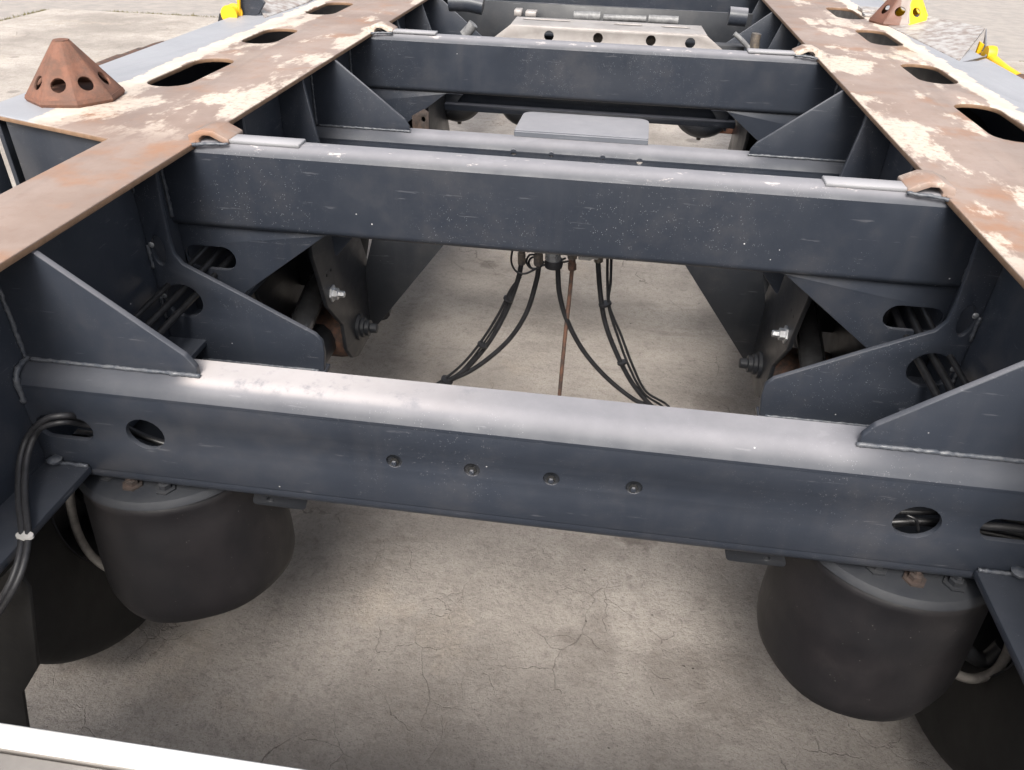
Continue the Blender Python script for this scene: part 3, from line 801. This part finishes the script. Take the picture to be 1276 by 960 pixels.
# ---------------------------------------------------------------- valve, hoses, rod under beam 2
YV = 1.40
V = thing('air_valve', 'silver and brass air valve with fittings hanging under the second beam', 'valve', (pix(700, 316, y=YV).x, YV, ZR - .25))
def P(px, py, y=YV): return pix(px, py, y=y)
def vbox(name, a, b, mat, d=.02, y=YV):
    p, q = P(*a, y), P(*b, y); return box(name, p.x, q.x, y - d / 2, y + d / 2, min(p.z, q.z), max(p.z, q.z), mat, V, .002)
vbox('valve_body', (646, 296), (762, 314), brass, .05, YV + .02)
vbox('bracket', (722, 306), (737, 325), zinc, .006)
vbox('bracket', (735, 310), (746, 322), zinc, .02)
def fitting(px, py0, py1, r, mat, name='fitting', seg=6, y=YV):
    a, b = P(px, py0, y), P(px, py1, y)
    bm = tube_into(bmesh.new(), [a, a.lerp(b, .45), a.lerp(b, .46), b], [r * .8, r * .8, r, r], seg)
    return mk(name, bm, mat, V, angle=30)
fitting(650, 304, 329, .0085, brass); fitting(671, 306, 330, .010, brass); fitting(746, 310, 326, .009, brass, seg=12)
fitting(713, 308, 322, .010, brass); fitting(713, 322, 336, .009, rust_dark)
fitting(689, 300, 326, .0155, zinc, 'filter', 20)
a = P(690, 328); lathe('knurled_ring', [(.012, -.008), (.0175, -.008), (.0185, 0), (.0175, .008), (.012, .008)], tuple(a), hose_dull, V, 'z', 24)
vbox('elbow', (664, 306), (690, 314), brass, .016)
hoses = []
def hose_thing(label, px, r, tail=(), mat=hose, ties=(), ys=None):
    ys = ys or [YV] * len(px)
    pts = [pix(a, b, y=y_) for (a, b), y_ in zip(px, ys)] + [Vector(t) for t in tail]
    base = pts[-1]
    t = thing('air_hose', label, 'hose', (base.x, base.y, base.z + ZR), 'black air hoses below the second beam')
    tube('tubing', pts, r, mat, t, 8, 10)
    for (a, b, w) in ties:
        c = pix(a, b, y=YV - .004)
        bm = lathe_into(bmesh.new(), [(w, -.0022), (w + .0014, -.0022), (w + .0014, .0022), (w, .0022)], (0, 0, 0), 'z', 14)
        bmesh.ops.rotate(bm, verts=bm.verts[:], cent=(0, 0, 0), matrix=Matrix.Rotation(R_(28 if a < 690 else -18), 3, 'Y'))
        bmesh.ops.translate(bm, verts=bm.verts[:], vec=c); mk('cable_tie', bm, hose, t, angle=35)
    return t
tl = ((-.48, 1.30, -.66), (-.60, 1.2, -.66))
hose_thing('thick black hose curving down left from the leftmost valve fitting, tied to thin tubes', [(650, 327), (645, 350), (630, 390), (607, 430), (578, 462), (545, 482), (505, 505)], .0052, tl, ties=((633, 373, .009), (601, 430, .010), (557, 474, .013)))
hose_thing('black hose curving down left from the second valve fitting, widest bow of the left hoses', [(672, 328), (668, 352), (655, 392), (630, 428), (590, 460), (548, 480), (505, 505)], .0052, tl)
hose_thing('thinner black tube strapped on the left side of the left hose bundle', [(649, 345), (636, 362), (621, 392), (600, 425), (575, 455), (545, 478), (500, 503)], .0030, tl)
hose_thing('thinnest black tube inside the left hose bundle', [(650, 342), (640, 358), (625, 392), (604, 426), (577, 460), (548, 482), (500, 507)], .0024, tl)
tr = ((.18, 1.30, -.66), (.38, 1.2, -.66))
hose_thing('thick black hose leaving the silver filter and crossing behind the rusty rod', [(695, 333), (697, 365), (706, 398), (726, 436), (755, 470), (790, 498), (830, 520)], .0052, tr)
hose_thing('thick black hose falling from the right elbow fitting', [(745, 324), (748, 365), (754, 402), (768, 440), (788, 478), (812, 506), (840, 525)], .0052, tr, ties=((754, 379, .012), (775, 452, .009)))
hose_thing('thin black tube right of the thick right hose', [(757, 310), (757, 350), (759, 385), (770, 420), (783, 455), (802, 490), (835, 520)], .0028, tr)
hose_thing('outermost thin black tube at the right of the hoses', [(762, 310), (761, 350), (759, 380), (774, 418), (788, 455), (805, 488), (838, 516)], .0028, tr)
# small coil of thin tube by the valve
t = thing('tube_coil', 'small loops of thin black tube bunched beside the valve', 'hose', tuple(P(660, 330) + Vector((0, 0, ZR))))
for i, pts in enumerate([((640, 305), (637, 325), (643, 338), (655, 341), (672, 333), (690, 326)), ((668, 318), (660, 318), (656, 326), (661, 334), (672, 334), (678, 326)), ((672, 322), (663, 321), (659, 328), (665, 336), (676, 330)), ((705, 322), (694, 326), (700, 327), (712, 325))]):
    tube('loop', [pix(a, b, y=YV - .006 + .004 * i) for a, b in pts], .0022, hose, t, 6, 8)
t = thing('rusty_rod', 'thin rusty rod hanging straight down from the valve', 'rod', tuple(P(695, 520) + Vector((0, 0, ZR))))
tube('rod', [P(713, 334), P(709, 375), P(703, 430), P(697, 495), P(694, 530)], .0042, rust_dark, t, 5, 8, .06)

# ---------------------------------------------------------------- hoses at the left rail
def cable(name, label, pts, r, mat=hose_dull, group=None, cat='cable'):
    p = pts[-1]
    t = thing(name, label, cat, (p[0], p[1], p[2] + ZR), group); tube('tubing', pts, r, mat, t, 8, 10); return t
def lh(off, lab):
    pts = [pix(a, b + off, y=y_) for a, b, y_ in ((150, 532, .835), (104, 524, .805), (82, 521, .778), (56, 526, .768))]
    pts += [pix(a + off, b, z=z_) for a, b, z_ in ((38, 544, -.275), (28, 575, -.300), (26, 620, -.322), (30, 665, -.334), (24, 705, -.350), (6, 745, -.38), (-25, 790, -.44))]
    return cable('cable', lab, pts, .0044, hose_dull, 'cables along the left rail')
lh(-3, 'left one of two grey cables bending out of the left beam opening')
tc = lh(5, 'right one of two grey cables bending out of the left beam opening, with white tie')
p = pix(31, 668, z=-.333)
bm = lathe_into(bmesh.new(), [(.0105, -.002), (.0120, -.002), (.0120, .002), (.0105, .002)], (0, 0, 0), 'z', 16)
for v in bm.verts: v.co.y *= .6
bmesh.ops.translate(bm, verts=bm.verts[:], vec=p)
mk('cable_tie', bm, tie_w, tc, angle=35)
# cables running inside the channel of beam 1
YC = .83
for k, (dz, dy) in enumerate(((0, 0), (.012, .012), (-.013, .004))):
    cable('cable', ('upper', 'middle', 'lower')[k] + ' black cable inside the near beam seen through its right round hole',
          [(.30, YC + dy, -.322 + dz), (.40, YC + dy, -.318 + dz), (.46, YC + dy, -.305 + dz * .5), (.53, YC + dy, -.30 + dz), (.60, YC - .01 + dy, -.30 + dz)], .005, hose, 'cables inside the near beam')
p = pix(1142, 652, y=.815)
tube('cable_tie', [p + Vector((-.016, 0, .012)), p + Vector((-.004, -.003, .008)), p + Vector((.006, 0, -.012))], .0022, hose, beam1)
cable('cable', 'black cable crossing the oval opening at the right end of the near beam', [pix(a, b, y=.80) for a, b in ((1205, 650), (1224, 655), (1250, 657), (1276, 660), (1300, 664))], .0055, hose, 'cables inside the near beam')
cable('cable', 'black pipe inside the near beam seen through its left round hole', [pix(a, b, y=.84) for a, b in ((120, 515), (160, 535), (181, 545), (205, 553), (260, 570))], .0055, hose)
# cables behind the swept gussets, through the openings
for s, lab in ((False, 'left'), (True, 'right')):
    f = (lambda x: mir(x)) if s else (lambda x: x)
    for k, (x, z) in enumerate(((-.760, -.245), (-.745, -.262), (-.772, -.225))):
        cable('cable', f"{('middle', 'inner', 'outer')[k]} black cable along the {lab} rail web behind the gussets",
              [(f(x), .88, z - .02), (f(x), 1.1, z - .01), (f(x + .004), 1.28, z), (f(x - .004), 1.5, z + .008), (f(x), 1.9, z)], .0065 if k < 2 else .005, hose, 'cables along the rail webs')

# ---------------------------------------------------------------- equipment behind beam 3
YB = 2.82
t = thing('cover_box', 'dull beige galvanised cover box with a row of round holes behind the third beam', 'box', (0, YB, ZR - .3))
A = [hp(a, b, YB) for a, b in ((614, 48), (636, 31), (881, 45), (900, 62), (905, 90), (608, 76))]
hl = [ell(*hp(a, b, YB), .0165, .0165, 16) for a, b in ((684, 45), (745, 48), (811, 51), (860, 54))]
plate('front_panel', A, fy(YB), galv, t, hl, .004, .001)
zt = (A[1][1] + A[2][1]) / 2
k0, k1 = pix(644, 21.5, z=zt), pix(874, 33, z=zt)
tp = [(A[1][0], YB + .001), (A[2][0], YB + .001), (k1.x, k1.y), (k0.x, k0.y)]
yy = (YB + k0.y) / 2
plate('top_panel', tp, fz(zt + .002), galv, t, [obround(pix(a, b, z=zt).x, pix(a, b, z=zt).y, w, .03) for a, b, w in ((681, 26, .17), (783, 32, .10), (842, 35, .10))], .004, .001)
for (a, b) in ((663, 47), (744, 56), (812, 58)):
    lathe('fitting', [(.002, 0), (.02, 0), (.02, .03), (.002, .03)], tuple(pix(a + 1, b - 8, y=YB + .06)), brass, t, 'y', 12)
box('inner_block', -.42, .42, YB + .10, YB + .16, zt - .20, zt - .045, paint_dark, t)
for i, (a, b, r, mt, lab) in enumerate(((568, 112, .105, paint_dark, 'left'), (655, 118, .105, paint_dark, 'middle'), (880, 128, .115, paint, 'right'))):
    c = pix(a, b, y=2.80)
    c.z -= .015
    t2 = thing('air_tank', f'{lab} round ended air tank hanging beyond the third beam' if i != 2 else 'paler grey round ended tank beyond the right end of the third beam', 'tank', (c.x, c.y, c.z + ZR))
    rr = r * .95
    lathe('shell', [(.01, -.045), (rr * .55, -.038), (rr * .85, -.02), (rr, .01), (rr, .22), (rr * .85, .25), (.01, .27)], tuple(c), mt, t2, 'y', 40)
    lathe('drain_plug', [(.008, 0), (.008, -.02), (.004, -.02)], (c.x, c.y + .06, c.z - rr), brass, t2, 'z', 8)
c = pix(898, 163, y=2.80); box('rusty_clamp', c.x - .02, c.x + .05, 2.80, 2.83, c.z - .01, c.z + .015, rust, T)
# yellow tipped bracket
c = pix(524, 150, y=2.2)
plate('corner_bracket', [(c.x - .025, c.z - .04), (c.x + .024, c.z - .04), (c.x + .024, c.z + .022), (c.x + .01, c.z + .03), (c.x - .025, c.z + .01)], fy(2.2), rust_dark2, T, [ell(c.x + .008, c.z + .002, .006, .008, 12)], .01)
box('marker_strip', c.x - .045, c.x + .012, 2.18, 2.198, c.z - .05, c.z - .036, yellow, T)
# pipes and boxes further forward
box('equipment_panel', -.70, .50, 3.42, 3.44, -.42, -.05, paint_dark, T)
for (a0, b0, a1, b1, r) in ((715, 20, 748, 21, .018), (752, 22, 805, 24, .012), (808, 24, 845, 26, .016)):
    bm = tube_into(bmesh.new(), [pix(a0, b0, y=3.36), pix(a1, b1, y=3.36)], r, 16); mk('air_pipe', bm, zinc_dull, T, angle=40)
for (a, b, c_, d_) in ((655, 14, 668, 21), (641, 12, 650, 20)):
    p, q = pix(a, b, y=3.34), pix(c_, d_, y=3.34); box('valve_block', p.x, q.x, 3.33, 3.39, q.z, p.z, galv, T)
for pts, r in ((((560, 3), (584, 4), (602, 8)), .03), (((908, 20), (930, 22)), .03)):
    tube('bracket_arm', [pix(a, b, y=3.0) for a, b in pts], r, paint, T, 4, 12)
tube('air_pipe', [pix(a, b, y=2.9) for a, b in ((590, 30), (584, 38), (578, 44))], .018, zinc_dull, T, 5, 16)
tube('air_pipe', [pix(a, b, y=2.9) for a, b in ((915, 42), (922, 48), (935, 62))], .008, zinc_dull, T, 5, 10)
tube('air_pipe', [pix(a, b, y=2.9) for a, b in ((943, 42), (941, 50), (940, 60))], .016, brass, T, 5, 14)
